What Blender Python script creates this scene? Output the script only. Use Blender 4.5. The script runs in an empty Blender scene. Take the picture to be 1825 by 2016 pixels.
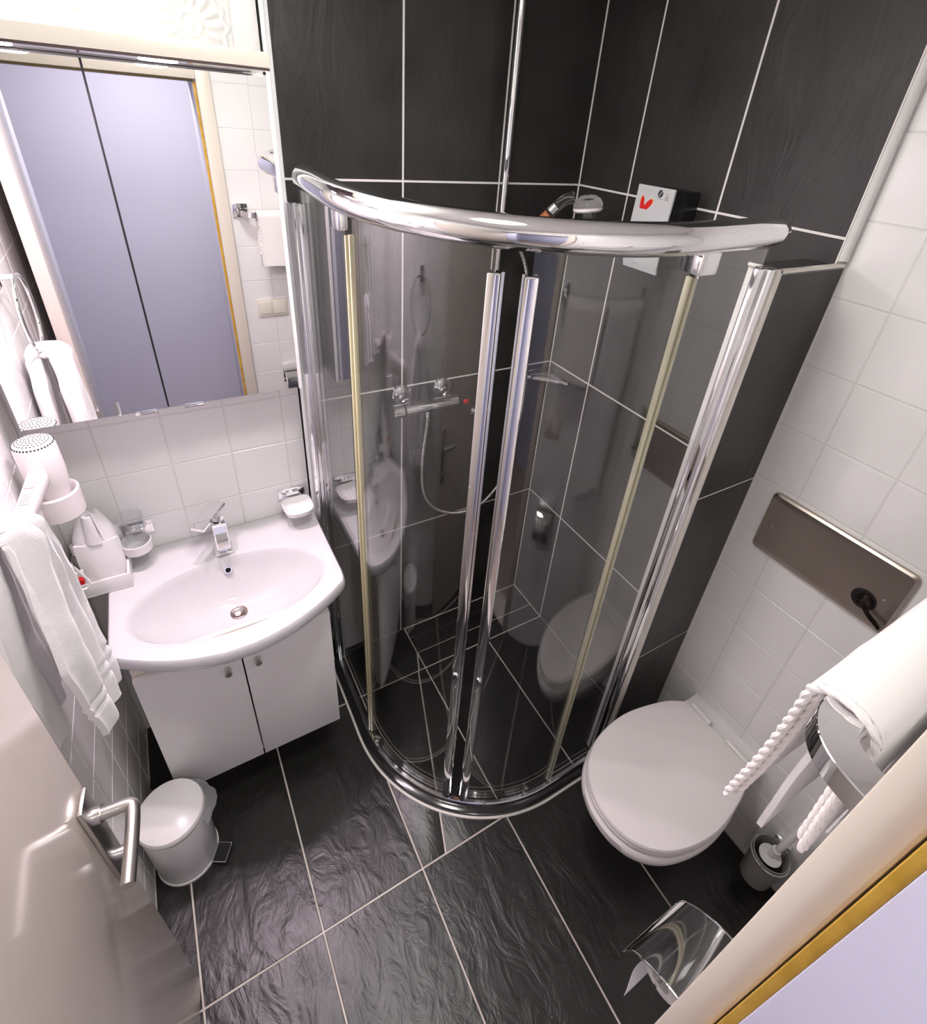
import bpy, bmesh, math, random
from mathutils import Vector, Matrix, noise
random.seed(7)
PI = math.pi
S = bpy.context.scene
COL = S.collection

# ------------------------------------------------------------------ camera
cam_d = bpy.data.cameras.new('camera')
cam = bpy.data.objects.new('camera', cam_d); COL.objects.link(cam)
S.camera = cam
cam_d.sensor_fit = 'HORIZONTAL'; cam_d.sensor_width = 36.0
FPX, CX, CY = 1030.94, 925.27, 860.26
cam_d.lens = FPX*36.0/1825.0
cam_d.shift_x = (912.5-CX)/1825.0
cam_d.shift_y = (CY-1008.0)/1825.0
cam_d.clip_start = 0.01; cam_d.clip_end = 50
def rodr(r):
    r = Vector(r); return Matrix.Rotation(r.length, 3, r.normalized())
fwd = Vector((0.35, 1, -0.9)).normalized()
rgt = fwd.cross(Vector((0, 0, 1))).normalized(); dwn = fwd.cross(rgt)
MW = rodr((-0.1524, -0.1918, -0.0502)) @ Matrix((rgt, dwn, fwd))
r_, d_, f_ = MW[0], MW[1], MW[2]
cam.matrix_world = Matrix(((r_[0], -d_[0], -f_[0], -1.23045), (r_[1], -d_[1], -f_[1], -1.42035),
                           (r_[2], -d_[2], -f_[2], 1.95208), (0, 0, 0, 1)))

# ------------------------------------------------------------------ world, large lights, exposure
W = bpy.data.worlds.new('world'); S.world = W; W.use_nodes = True
W.node_tree.nodes['Background'].inputs[0].default_value = (0.9, 0.88, 0.95, 1)
W.node_tree.nodes['Background'].inputs[1].default_value = 0.15
S.view_settings.view_transform = 'Standard'; S.view_settings.look = 'None'
S.view_settings.gamma = 1.0; S.view_settings.use_curve_mapping = False
S.view_settings.exposure = 0.34
P_SPOT, P_UP, P_HALL_FILL, P_CEIL_FILL = 4.2, 2.6, 12.5, 6.6   # canopy spots, canopy up light, added hallway fill, added bathroom ceiling fill
C_SPOT, C_UP, C_HALL = (1, .79, .92), (1, .99, .955), (1, .93, .90)

def area_light(name, loc, rot, sx, sy, power, color, shape='RECTANGLE'):
    d = bpy.data.lights.new(name, 'AREA'); d.shape = shape; d.size = sx; d.size_y = sy
    d.energy = power; d.color = color
    o = bpy.data.objects.new(name, d); COL.objects.link(o); o.location = loc; o.rotation_euler = rot
    return o
up_l = area_light('canopy_up_light', (-1.27, -0.17, 2.040), (PI, 0, 0), 0.5, 0.05, P_UP, C_UP)
up_l.data.spread = math.radians(95)
area_light('ceiling_fill_light', (-.95, -.78, 2.335), (0, 0, 0), 0.24, 0.24, P_CEIL_FILL, (1, .99, .95), 'DISK')  # unseen fill added to brighten the toilet side
area_light('hallway_fill_light', (-1.1, -1.90, 2.33), (0, 0, 0), 0.35, 0.35, P_HALL_FILL, C_HALL, 'DISK')  # unseen fill added behind the camera for ambient light

# ------------------------------------------------------------------ materials
def mat(name, color=(.8, .8, .8), rough=.5, metal=0., spec=.5, trans=0., ior=1.45, emit=None, estr=0., coat=0., sheen=0., alpha=1., sss=0.):
    m = bpy.data.materials.new(name); m.use_nodes = True
    b = m.node_tree.nodes['Principled BSDF']
    b.inputs['Base Color'].default_value = (*color, 1)
    b.inputs['Roughness'].default_value = rough
    b.inputs['Metallic'].default_value = metal
    b.inputs['Specular IOR Level'].default_value = spec
    b.inputs['Transmission Weight'].default_value = trans
    b.inputs['IOR'].default_value = ior
    b.inputs['Coat Weight'].default_value = coat
    b.inputs['Sheen Weight'].default_value = sheen
    b.inputs['Alpha'].default_value = alpha
    if emit: b.inputs['Emission Color'].default_value = (*emit, 1); b.inputs['Emission Strength'].default_value = estr
    return m
def nd(m, t, **kw):
    n = m.node_tree.nodes.new(t)
    for k, v in kw.items(): setattr(n, k, v)
    return n
def lk(m, a, b): m.node_tree.links.new(a, b)
def bsdf(m): return m.node_tree.nodes['Principled BSDF']
def add_noise_bump(m, scale=(20, 20, 20), detail=5, strength=.3, dist=.002, distortion=0., nscale=1., obj=False, rough_n=.55):
    tc = nd(m, 'ShaderNodeTexCoord'); mp = nd(m, 'ShaderNodeMapping'); mp.inputs['Scale'].default_value = scale
    if obj: lk(m, tc.outputs['Object'], mp.inputs[0])
    else:
        g = nd(m, 'ShaderNodeNewGeometry'); lk(m, g.outputs['Position'], mp.inputs[0])
    nz = nd(m, 'ShaderNodeTexNoise'); nz.inputs['Scale'].default_value = nscale; nz.inputs['Detail'].default_value = detail
    nz.inputs['Roughness'].default_value = rough_n; nz.inputs['Distortion'].default_value = distortion
    lk(m, mp.outputs[0], nz.inputs['Vector'])
    bp = nd(m, 'ShaderNodeBump'); bp.inputs['Strength'].default_value = strength; bp.inputs['Distance'].default_value = dist
    lk(m, nz.outputs['Fac'], bp.inputs['Height'])
    b = bsdf(m)
    if b.inputs['Normal'].is_linked:
        src = b.inputs['Normal'].links[0].from_socket; lk(m, src, bp.inputs['Normal'])
    lk(m, bp.outputs[0], b.inputs['Normal'])
    return nz
def add_tint(m, c0, c1, scale=6., detail=3, lo=.35, hi=.7):
    g = nd(m, 'ShaderNodeNewGeometry'); nz = nd(m, 'ShaderNodeTexNoise'); nz.inputs['Scale'].default_value = scale; nz.inputs['Detail'].default_value = detail
    lk(m, g.outputs['Position'], nz.inputs['Vector'])
    cr = nd(m, 'ShaderNodeValToRGB'); cr.color_ramp.elements[0].position = lo; cr.color_ramp.elements[1].position = hi
    cr.color_ramp.elements[0].color = (*c0, 1); cr.color_ramp.elements[1].color = (*c1, 1)
    lk(m, nz.outputs['Fac'], cr.inputs[0]); lk(m, cr.outputs[0], bsdf(m).inputs['Base Color'])

def slate(name, sc1, sc2, rough, k):
    m = mat(name, (.02, .02, .02), rough, spec=.5+.1*(k > .5))
    q = .62 if k > .5 else 1.2
    add_tint(m, (.019*q, .0185*q, .0172*q), (.033*q, .0315*q, .0285*q), 5)
    add_noise_bump(m, sc1, 5, .75*k, .008, 1.1)
    add_noise_bump(m, sc2, 4, .22*k, .0015, .6)
    return m
M_SLATE_W = slate('slate_wall_tile', (15, 15, 5.5), (80, 80, 40), .42, .40)
M_SLATE_F = slate('slate_floor_tile', (17, 9, 14), (90, 50, 60), .32, .62)
M_GROUT = mat('white_grout', (.82, .80, .76), .8)
M_GROUT_F = mat('floor_grout', (.62, .57, .52), .85); add_tint(M_GROUT_F, (.5, .45, .40), (.72, .68, .62), 9)
M_TILE = mat('white_ceramic_tile', (.86, .855, .84), .22, spec=.45)
add_noise_bump(M_TILE, (9, 9, 9), 2, .10, .004); add_noise_bump(M_TILE, (45, 45, 45), 2, .10, .0012)
M_GROUT_W = mat('light_tile_grout', (.74, .73, .71), .8)
M_DECOR = mat('white_relief_tile', (.74, .735, .73), .22)
M_CHROME = mat('chrome', (.88, .88, .89), .05, 1.)
M_CHROME_B = mat('brushed_chrome', (.62, .60, .58), .28, 1.)
M_STEEL = mat('brushed_bronze_steel', (.50, .44, .385), .36, 1.); add_noise_bump(M_STEEL, (300, 8, 300), 2, .06, .001)
M_DARKM = mat('dark_bronze', (.045, .035, .028), .25, .9)
M_MIRROR = mat('mirror_silver', (.93, .93, .93), .0, 1.)
M_CERAMIC = mat('white_sanitary_ceramic', (.66, .65, .66), .08, spec=.5, coat=.4)
M_TOILET = mat('white_toilet_ceramic', (.82, .80, .78), .10, coat=.3)
M_LID = mat('cream_white_toilet_seat_plastic', (.80, .77, .75), .18)
M_LACQ = mat('white_lacquer', (.82, .795, .79), .22)
M_BODY = mat('cream_board', (.80, .75, .66), .45)
M_PLAST = mat('white_plastic', (.82, .80, .79), .3)
M_PLASTP = mat('pinkish_white_plastic', (.84, .79, .79), .3)
M_CREAMP = mat('cream_plastic', (.78, .74, .64), .35)
M_BLACK = mat('black_rubber', (.012, .012, .013), .5)
M_BLACKP = mat('black_plastic', (.012, .012, .012), .25)
M_BLACKG = mat('black_gloss_kerb', (.018, .017, .018), .12, spec=.6)
M_SILIC = mat('white_silicone', (.80, .77, .70), .5)
M_PAINT = mat('door_paint_cream', (.72, .66, .57), .35)
M_DOOR = mat('door_paint_grey_white', (.62, .555, .495), .13, spec=.6)
M_YELLOW = mat('yellowed_paint', (.62, .38, .045), .45); add_tint(M_YELLOW, (.50, .29, .03), (.66, .42, .07), 25)
M_OLIVE_SHADE = mat('olive_shaded_paint', (.20, .16, .06), .5)  # shade under the frame head put into the paint colour
M_HALL = mat('hallway_lilac_paint', (.555, .555, .69), .7)
M_HALLF = mat('hallway_floor', (.34, .28, .24), .6)
M_CEIL = mat('ceiling_white', (.86, .85, .83), .8)
M_TRIMG = mat('grey_white_trim_profile', (.70, .70, .68), .28)
M_TRIMW = mat('white_trim_profile', (.86, .86, .85), .3)
M_TERRY = mat('white_terry_cloth', (.84, .825, .82), .95, spec=.1, sheen=.3)
add_noise_bump(M_TERRY, (420, 420, 420), 3, .55, .0015, obj=True); add_noise_bump(M_TERRY, (60, 60, 60), 3, .35, .003, obj=True)
M_WAFFLE = mat('white_cotton_towel', (.85, .82, .80), .95, spec=.1, sheen=.3)
add_noise_bump(M_WAFFLE, (300, 300, 300), 2, .35, .001, obj=True)
M_RED = mat('red_print', (.62, .012, .012), .4)
M_YEL = mat('orange_print_edge', (.80, .50, .22), .4)
M_SILV = mat('silver_white_panel', (.60, .61, .61), .32, .15)
M_DKGRN = mat('dark_green_print', (.02, .035, .03), .5)
M_GREYPR = mat('grey_print', (.25, .25, .25), .5)
M_ORANGE = mat('orange_filter_beads', (.62, .22, .07), .45)
M_SEAL = mat('clear_yellowed_seal', (.74, .72, .52), .22, trans=.25)
M_SEALG = mat('clear_yellowed_seal_strip', (.72, .66, .42), .22, trans=.2)
M_PAPER = mat('toilet_paper', (.80, .79, .80), .9)
M_CREAMC = mat('canopy_cream', (.64, .60, .52), .3)
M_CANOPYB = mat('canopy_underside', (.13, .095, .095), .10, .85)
M_DRAIN = mat('drain_brown_metal', (.36, .29, .27), .3, .9)
M_HOLE = mat('dark_hole', (.01, .008, .008), .6)
M_SMOKE = mat('smoky_translucent_plastic', (.42, .40, .37), .3, trans=.35)
M_BAG = mat('clear_bag', (.80, .80, .82), .25, trans=.75, ior=1.1)
M_CLEAR = mat('clear_plastic', (.95, .95, .95), .05, trans=1., ior=1.35)
M_LAMP = mat('lamp_glow', (1, 1, 1), .5, emit=(1, .95, .97), estr=30.)
M_TUBE = mat('tube_glow', (1, 1, 1), .5, emit=(1, .97, .95), estr=1.5)
M_FILL_GLOW = mat('fill_lamp_glow', (1, 1, 1), .5, emit=(1, .93, .92), estr=3.)  # glow of the two added fill lamps

def glass_mat(name, tint=(.95, .97, .96), ior=1.5):
    m = bpy.data.materials.new(name); m.use_nodes = True
    nt = m.node_tree; nt.nodes.remove(nt.nodes['Principled BSDF'])
    out = nt.nodes['Material Output']
    tr = nd(m, 'ShaderNodeBsdfTransparent'); tr.inputs[0].default_value = (*tint, 1)
    gl = nd(m, 'ShaderNodeBsdfGlossy'); gl.inputs['Roughness'].default_value = 0.0; gl.inputs['Color'].default_value = (1, 1, 1, 1)
    g = nd(m, 'ShaderNodeNewGeometry'); mx = nd(m, 'ShaderNodeMix'); mx.data_type = 'FLOAT'
    mx.inputs[2].default_value = ior; mx.inputs[3].default_value = 1/ior
    lk(m, g.outputs['Backfacing'], mx.inputs[0])
    fr = nd(m, 'ShaderNodeFresnel'); lk(m, mx.outputs[0], fr.inputs['IOR'])
    ms = nd(m, 'ShaderNodeMixShader'); lk(m, fr.outputs[0], ms.inputs[0]); lk(m, tr.outputs[0], ms.inputs[1]); lk(m, gl.outputs[0], ms.inputs[2])
    lk(m, ms.outputs[0], out.inputs[0])
    return m
M_GLASS = glass_mat('shower_glass', (.965, .975, .97), 1.65)
M_TUMBLER = glass_mat('tumbler_glass', (.96, .97, .97), 1.5)

# ------------------------------------------------------------------ mesh helpers (world coordinates; a part is parented to its thing's Empty)
def thing(name, label, cat, loc=(0, 0, 0), group=None, kind=None):
    o = bpy.data.objects.new(name, None); COL.objects.link(o); o.location = loc; o.empty_display_size = .02
    if label: o['label'] = label
    if cat: o['category'] = cat
    if group: o['group'] = group
    if kind: o['kind'] = kind
    return o
def place(o, parent):
    if parent is None: return
    o.parent = parent
    o.matrix_parent_inverse = Matrix.Translation(-parent.location)   # keeps world coordinates
def link(name, me, m, parent=None, label=None, cat=None, kind=None, group=None, smooth=False):
    o = bpy.data.objects.new(name, me); COL.objects.link(o)
    if m is not None and not me.materials: me.materials.append(m)
    if smooth:
        me.polygons.foreach_set('use_smooth', [True]*len(me.polygons))
        try: me.set_sharp_from_angle(angle=math.radians(38))
        except Exception: pass
    place(o, parent)
    if label: o['label'] = label
    if cat: o['category'] = cat
    if kind: o['kind'] = kind
    if group: o['group'] = group
    return o
def raw(verts, faces, name='m'):
    me = bpy.data.meshes.new(name); me.from_pydata([tuple(v) for v in verts], [], faces)
    bm = bmesh.new(); bm.from_mesh(me); bmesh.ops.recalc_face_normals(bm, faces=bm.faces); bm.to_mesh(me); bm.free()
    me.update(); return me
def join(parts):
    V, F = [], []
    for v, f in parts:
        o = len(V); V += list(v); F += [tuple(i+o for i in q) for q in f]
    return V, F
def g_box(x0, x1, y0, y1, z0, z1):
    x0, x1 = sorted((x0, x1)); y0, y1 = sorted((y0, y1)); z0, z1 = sorted((z0, z1))
    v = [(x, y, z) for z in (z0, z1) for y in (y0, y1) for x in (x0, x1)]
    return v, [(0, 2, 3, 1), (4, 5, 7, 6), (0, 1, 5, 4), (2, 6, 7, 3), (0, 4, 6, 2), (1, 3, 7, 5)]
def bevel(me, w, seg=2, ang=30):
    bm = bmesh.new(); bm.from_mesh(me)
    es = [e for e in bm.edges if len(e.link_faces) == 2 and e.calc_face_angle(0) > math.radians(ang)]
    bmesh.ops.bevel(bm, geom=es, offset=w, segments=seg, profile=.5, affect='EDGES', clamp_overlap=True)
    bmesh.ops.recalc_face_normals(bm, faces=bm.faces)
    bm.to_mesh(me); bm.free(); me.update(); return me
def box(name, b, m, parent=None, bev=0., seg=2, rot=None, **kw):
    me = raw(*g_box(*b), name)
    if bev: bevel(me, bev, seg)
    if rot:
        c = Vector(((b[0]+b[1])/2, (b[2]+b[3])/2, (b[4]+b[5])/2)); me.transform(Matrix.Translation(c) @ rot.to_4x4() @ Matrix.Translation(-c))
    return link(name, me, m, parent, smooth=bool(bev), **kw)
def boxes(name, bs, m, parent=None, bev=0., **kw):
    me = raw(*join([g_box(*b) for b in bs]), name)
    if bev: bevel(me, bev)
    return link(name, me, m, parent, smooth=bool(bev), **kw)
def basis(axis):
    a = Vector(axis).normalized(); t = Vector((0, 0, 1)) if abs(a.z) < .9 else Vector((1, 0, 0))
    u = a.cross(t).normalized(); return u, a.cross(u), a
def g_lathe(prof, o=(0, 0, 0), axis=(0, 0, 1), n=32, sx=1., sy=1.):
    u, v, a = basis(axis); o = Vector(o); V, F = [], []
    for r, h in prof:
        for k in range(n):
            t = 2*PI*k/n; V.append(o + u*(r*math.cos(t)*sx) + v*(r*math.sin(t)*sy) + a*h)
    for i in range(len(prof)-1):
        for k in range(n):
            F.append((i*n+k, i*n+(k+1) % n, (i+1)*n+(k+1) % n, (i+1)*n+k))
    ring = prof[0] == prof[-1]
    if not ring and prof[0][0] > 1e-4: F.append(tuple(range(n))[::-1])
    if not ring and prof[-1][0] > 1e-4: F.append(tuple((len(prof)-1)*n+k for k in range(n)))
    return V, F
def lathe(name, prof, m, parent=None, o=(0, 0, 0), axis=(0, 0, 1), n=32, **kw):
    prof = [(max(r, 1e-5), h) for r, h in prof]
    return link(name, raw(*g_lathe(prof, o, axis, n), name), m, parent, smooth=True, **kw)
def g_cyl(a, b, r0, r1=None, n=20):
    a, b = Vector(a), Vector(b); r1 = r0 if r1 is None else r1
    return g_lathe([(r0, 0), (r1, (b-a).length)], a, b-a, n)
def cyl(name, a, b, r, m, parent=None, r1=None, n=20, **kw):
    return link(name, raw(*g_cyl(a, b, r, r1, n), name), m, parent, smooth=True, **kw)
def spline(pts, n=12, closed=False):
    P = [Vector(p) for p in pts]; N = len(P); out = []
    rng = range(N) if closed else range(N-1)
    for i in rng:
        if closed: a, b, c, d = P[(i-1) % N], P[i], P[(i+1) % N], P[(i+2) % N]
        else: a, b, c, d = P[max(i-1, 0)], P[i], P[i+1], P[min(i+2, N-1)]
        for k in range(n):
            t = k/n; out.append(.5*((2*b)+(c-a)*t+(2*a-5*b+4*c-d)*t*t+(3*b-a-3*c+d)*t**3))
    if not closed: out.append(P[-1])
    return out
def g_sweep(path, sect, up=(0, 0, 1), scale=None, closed=False, cap=True):
    """sect: closed loop of (side, up) points; side = tangent x up"""
    path = [Vector(p) for p in path]; up = Vector(up); V, F = [], []; n = len(sect); N = len(path)
    for i, p in enumerate(path):
        if closed: t = path[(i+1) % N]-path[i-1]
        else: t = path[min(i+1, N-1)]-path[max(i-1, 0)]
        t.normalize(); s = t.cross(up).normalized(); w = s.cross(t).normalized(); k = scale[i] if scale else 1.
        kk = k if isinstance(k, tuple) else (k, k)
        for a, b in sect: V.append(p + s*a*kk[0] + w*b*kk[1])
    for i in range(N if closed else N-1):
        for k in range(n):
            j = (i+1) % N; F.append((i*n+k, i*n+(k+1) % n, j*n+(k+1) % n, j*n+k))
    if cap and not closed: F += [tuple(range(n))[::-1], tuple((N-1)*n+k for k in range(n))]
    return V, F
def circ(r, n=12): return [(r*math.cos(2*PI*k/n), r*math.sin(2*PI*k/n)) for k in range(n)]
def rect(w, h): return [(-w/2, -h/2), (w/2, -h/2), (w/2, h/2), (-w/2, h/2)]
def g_tube(path, r, n=12, closed=False):
    path = [Vector(p) for p in path]; N = len(path); V, F = [], []
    t0 = (path[1]-path[0]).normalized(); u = basis(t0)[0]
    for i, p in enumerate(path):
        t = (path[(i+1) % N]-path[i-1]) if closed else (path[min(i+1, N-1)]-path[max(i-1, 0)])
        t.normalize(); u = (u - t*u.dot(t)).normalized(); w = t.cross(u); rr = r[i] if isinstance(r, (list, tuple)) else r
        for k in range(n): V.append(p+u*rr*math.cos(2*PI*k/n)+w*rr*math.sin(2*PI*k/n))
    for i in range(N if closed else N-1):
        for k in range(n):
            j = (i+1) % N; F.append((i*n+k, i*n+(k+1) % n, j*n+(k+1) % n, j*n+k))
    if not closed: F += [tuple(range(n))[::-1], tuple((N-1)*n+k for k in range(n))]
    return V, F
def tube(name, path, r, m, parent=None, n=12, closed=False, **kw):
    return link(name, raw(*g_tube(path, r, n, closed), name), m, parent, smooth=True, **kw)
def sweep(name, path, sect, m, parent=None, up=(0, 0, 1), scale=None, closed=False, smooth=True, **kw):
    return link(name, raw(*g_sweep(path, sect, up, scale, closed), name), m, parent, smooth=smooth, **kw)
def g_prism(poly, z0, z1):
    n = len(poly); V = [(x, y, z0) for x, y in poly]+[(x, y, z1) for x, y in poly]
    return V, [tuple(range(n))[::-1], tuple(range(n, 2*n))]+[(i, (i+1) % n, n+(i+1) % n, n+i) for i in range(n)]
def prism(name, poly, z0, z1, m, parent=None, bev=0., **kw):
    me = raw(*g_prism(poly, z0, z1), name)
    if bev: bevel(me, bev)
    return link(name, me, m, parent, smooth=bool(bev), **kw)
def g_rings(rings, cap0=True, cap1=True):
    n = len(rings[0]); V = [p for r in rings for p in r]; F = []
    for i in range(len(rings)-1):
        for k in range(n): F.append((i*n+k, i*n+(k+1) % n, (i+1)*n+(k+1) % n, (i+1)*n+k))
    if cap0: F.append(tuple(range(n))[::-1])
    if cap1: F.append(tuple((len(rings)-1)*n+k for k in range(n)))
    return V, F
def g_grid(fn, nu, nv):
    V = [fn(i/nu, j/nv) for i in range(nu+1) for j in range(nv+1)]
    return V, [(i*(nv+1)+j, i*(nv+1)+j+1, (i+1)*(nv+1)+j+1, (i+1)*(nv+1)+j) for i in range(nu) for j in range(nv)]
def cloth(name, fn, nu, nv, th, m, parent=None, **kw):
    """closed two-sided sheet: the surface fn(u, v) offset by +-th/2 along its normal"""
    V, F = g_grid(fn, nu, nv); me = bpy.data.meshes.new('t'); me.from_pydata([tuple(v) for v in V], [], F); me.update()
    nr = [v.normal.copy() for v in me.vertices]; N = len(V)
    A = [Vector(v)+nr[i]*th/2 for i, v in enumerate(V)]; B = [Vector(v)-nr[i]*th/2 for i, v in enumerate(V)]
    w = nv+1; loop = [j for j in range(w)]+[i*w+nv for i in range(1, nu+1)]+[nu*w+j for j in range(nv-1, -1, -1)]+[i*w for i in range(nu-1, 0, -1)]
    FF = list(F)+[tuple(i+N for i in q[::-1]) for q in F]+[(loop[k], loop[(k+1) % len(loop)], loop[(k+1) % len(loop)]+N, loop[k]+N) for k in range(len(loop))]
    bpy.data.meshes.remove(me)
    return link(name, raw(A+B, FF, name), m, parent, smooth=True, **kw)
def fbm(x, y, z=0.): return noise.noise(Vector((x, y, z)))+.5*noise.noise(Vector((2*x+7, 2*y, z)))

TILE_CACHE = {}
def tile(b, m, parent, name='tile', bev=.0012):
    d = tuple(round(abs(b[i+1]-b[i]), 4) for i in (0, 2, 4)); key = (d, m.name)
    if key not in TILE_CACHE:
        me = raw(*g_box(-d[0]/2, d[0]/2, -d[1]/2, d[1]/2, -d[2]/2, d[2]/2), 'tile'); bevel(me, bev, 1)
        me.materials.append(m); TILE_CACHE[key] = me
    o = bpy.data.objects.new(name, TILE_CACHE[key]); COL.objects.link(o)
    o.location = ((b[0]+b[1])/2, (b[2]+b[3])/2, (b[4]+b[5])/2); place(o, parent); return o
def spans(edges, gap): return [(a+gap/2, b-gap/2) for a, b in zip(edges[:-1], edges[1:]) if b-a > gap*2]

# ------------------------------------------------------------------ the room shell
XL, XR, YB, YF, ZC = -1.590, 0.030, 0.020, -1.437, 2.40
XT = -0.917                                                    # white tiles end, slate begins on the back wall
G = .003
ZW = [0.0]+[.1255+.1555*k for k in range(14)]+[ZC]
def structure(o): o['kind'] = 'structure'; return o
wall_back = structure(box('wall_back', (XL-.12, XR+.12, YB+.0012, YB+.12, 0, ZC), M_GROUT_W))
wall_left = structure(box('wall_left', (XL-.12, XL-.0012, YF-.14, YB+.12, 0, ZC), M_GROUT_W))
wall_right = structure(box('wall_right', (XR+.0012, XR+.12, YF-.14, YB+.12, 0, ZC), M_GROUT_W))
wall_front = structure(boxes('wall_front', [(-.93, XR+.12, YF-.14, YF-.0012, 0, ZC), (XL, -.93, YF-.14, YF-.0012, 2.03, ZC)], M_GROUT_W))
ceiling = structure(box('ceiling', (XL-.9, XR+.4, -3.0, YB+.12, ZC, ZC+.08), M_CEIL))
floor = structure(boxes('floor', [(XL-.12, -.590, YF-.14, YB+.12, -.08, -.0012), (-.003, XR+.12, YF-.14, YB+.12, -.08, -.0012), (-.590, -.003, YF-.14, -.137, -.08, -.0012), (-.590, -.003, -.061, YB+.12, -.08, -.0012)], M_GROUT_F))
bed_b = box('tile_bed', (XT+.001, XR, .0006, YB+.0012, 0, ZC), M_GROUT, wall_back)
bed_r = box('tile_bed', (.0006, XR+.0012, -.838, YB, 0, ZC), M_GROUT, wall_right)
T = .006
# slate on the back wall and the right wall
ZS = [0, .5925, 1.195, 1.800, ZC]
GS = .0042
for x0, x1 in spans([XT, -.6075, -.3035, 0.], GS):
    for z0, z1 in spans(ZS, GS): tile((x0, x1, 0, T, z0, z1), M_SLATE_W, wall_back)
for y0, y1 in spans([-.838, -.5235, -.2163, 0.], GS):
    for z0, z1 in spans(ZS, GS): tile((0, T, y0, y1, z0, z1), M_SLATE_W, wall_right)
# white tiles
XWW = [XL, -1.451, -1.2955, -1.140, -.9845, XT-.004]
def decor_mesh(dx, dz):
    def f(u, v):
        x, z = (u-.5)*dx, (v-.5)*dz; r = math.hypot(x, z); a = math.atan2(z, x); h = 0
        h += .0022*math.exp(-((r-.020)/.004)**2)+.0026*math.exp(-(r/.009)**2)
        pet = .5+.5*math.cos(14*a)
        if .024 < r < .062: h += .0030*pet*math.sin(PI*(r-.024)/.038)
        h += .0016*math.exp(-((r-.066-.004*math.cos(14*a))/.003)**2)
        return Vector((x, -h, z))
    V, F = g_grid(f, 72, 72); return raw(V, F, 'relief')
REL = decor_mesh(.150, .150); REL.materials.append(M_DECOR); REL.polygons.foreach_set('use_smooth', [True]*len(REL.polygons))
ZWB = [0.0]+[.1335+.1555*k for k in range(14)]+[ZC]
for i, (x0, x1) in enumerate(spans(XWW, G)):
    for j, (z0, z1) in enumerate(spans(ZWB, G)):
        t = tile((x0, x1, YB, YB+T, z0, z1), M_TILE, wall_back)
        if i in (2, 3) and 1.95 < z0 < 2.05:
            o = bpy.data.objects.new('flower_relief', REL); COL.objects.link(o); o.location = ((x0+x1)/2, YB-.0002, (z0+z1)/2); place(o, t)
            o.parent = t; o.matrix_parent_inverse = Matrix.Translation(-Vector(t.location))
YWL = [YF]+[YB-.0455-.1555*k for k in range(9, -1, -1) if YB-.0455-.1555*k > YF+.02]+[YB]
for y0, y1 in spans(YWL, G):
    for z0, z1 in spans(ZW, G): tile((XL-T, XL, y0, y1, z0, z1), M_TILE, wall_left)
for y0, y1 in spans([YF, -1.4265, -1.271, -1.1155, -.960, -.840], G):
    for z0, z1 in spans(ZW, G): tile((XR, XR+T, y0, y1, z0, z1), M_TILE, wall_right)
ZWF = [0.0]+[.135+.1560*k for k in range(14)]+[ZC]
for x0, x1 in spans([-.886, -.745, -.589, -.433, -.277, -.121, XR], G):
    for z0, z1 in spans(ZWF, G): tile((x0, x1, YF-T, YF, z0, z1), M_TILE, wall_front)
for x0, x1 in spans([XL, -1.525, -1.369, -1.213, -1.057, -.886], G):
    for z0, z1 in spans([2.046, 2.163, 2.319, ZC], G): tile((x0, x1, YF-T, YF, z0, z1), M_TILE, wall_front)
# floor slate
XF = [-1.59, -1.5007, -1.1974, -.8940, -.5906, -.2872, XR]; YFL = [YF, -.827, -.2165, YB]
def floor_poly(poly):
    prism('tile', poly, -.008, 0, M_SLATE_F, floor, bev=.0012)
for i, (x0, x1) in enumerate(spans(XF, .005)):
    for j, (y0, y1) in enumerate(spans(YFL, .005)):
        if x0 > -.60 and j == 2: continue
        if i == 3 and j == 1:                                   # diagonal fall cut in the shower
            floor_poly([(x0, y0), (-.8165, y0), (-.6265, y1), (x0, y1)]); floor_poly([(-.8110, y0), (x1, y0), (x1, y1), (-.6210, y1)]); continue
        if i == 3 and j == 2:
            floor_poly([(x0, y0), (-.6225, y0), (-.5931, -.136), (-.5931, y1), (x0, y1)]); floor_poly([(-.6160, y0), (x1, y0), (x1, -.150)]); continue
        tile((x0, x1, y0, y1, -.008, 0), M_SLATE_F, floor)
tile((-.588, -.002, -.0595, -.0025, -.008, 0), M_SLATE_F, floor)
tile((-.588, -.002, -.214, -.1385, -.008, 0), M_SLATE_F, floor)
# trims
structure(boxes('trim_1', [(XT-.016, XT+.002, -.010, YB, 0, ZC), (XT-.016, XT-.007, -.014, YB, 0, ZC)], M_TRIMW, bev=.002))
structure(lathe('trim_2', [(.013, 1.757), (.013, ZC)], M_TRIMG, o=(.016, -.838, 0)))
# stub wall carrying the shower frame
nib = structure(box('wall_stub', (-.196, XR+.001, -.8453, -.775, 0, 1.742), M_GROUT))
for z0, z1 in ((.0015, .591), (.594, 1.1985), (1.2015, 1.742)): tile((-.196, .0265, -.846, -.839, z0, z1), M_SLATE_W, nib)
tile((-.196, -.004, -.835, -.776, 1.742, 1.748), M_SLATE_W, nib)
boxes('silicone_joint', [(-.205, .024, -.8475, -.836, 1.7435, 1.7515), (-.209, -.1965, -.8475, -.836, 0.01, 1.7515), (-.205, -.1965, -.836, -.776, 1.744, 1.751)], M_SILIC, nib, bev=.002)
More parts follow.
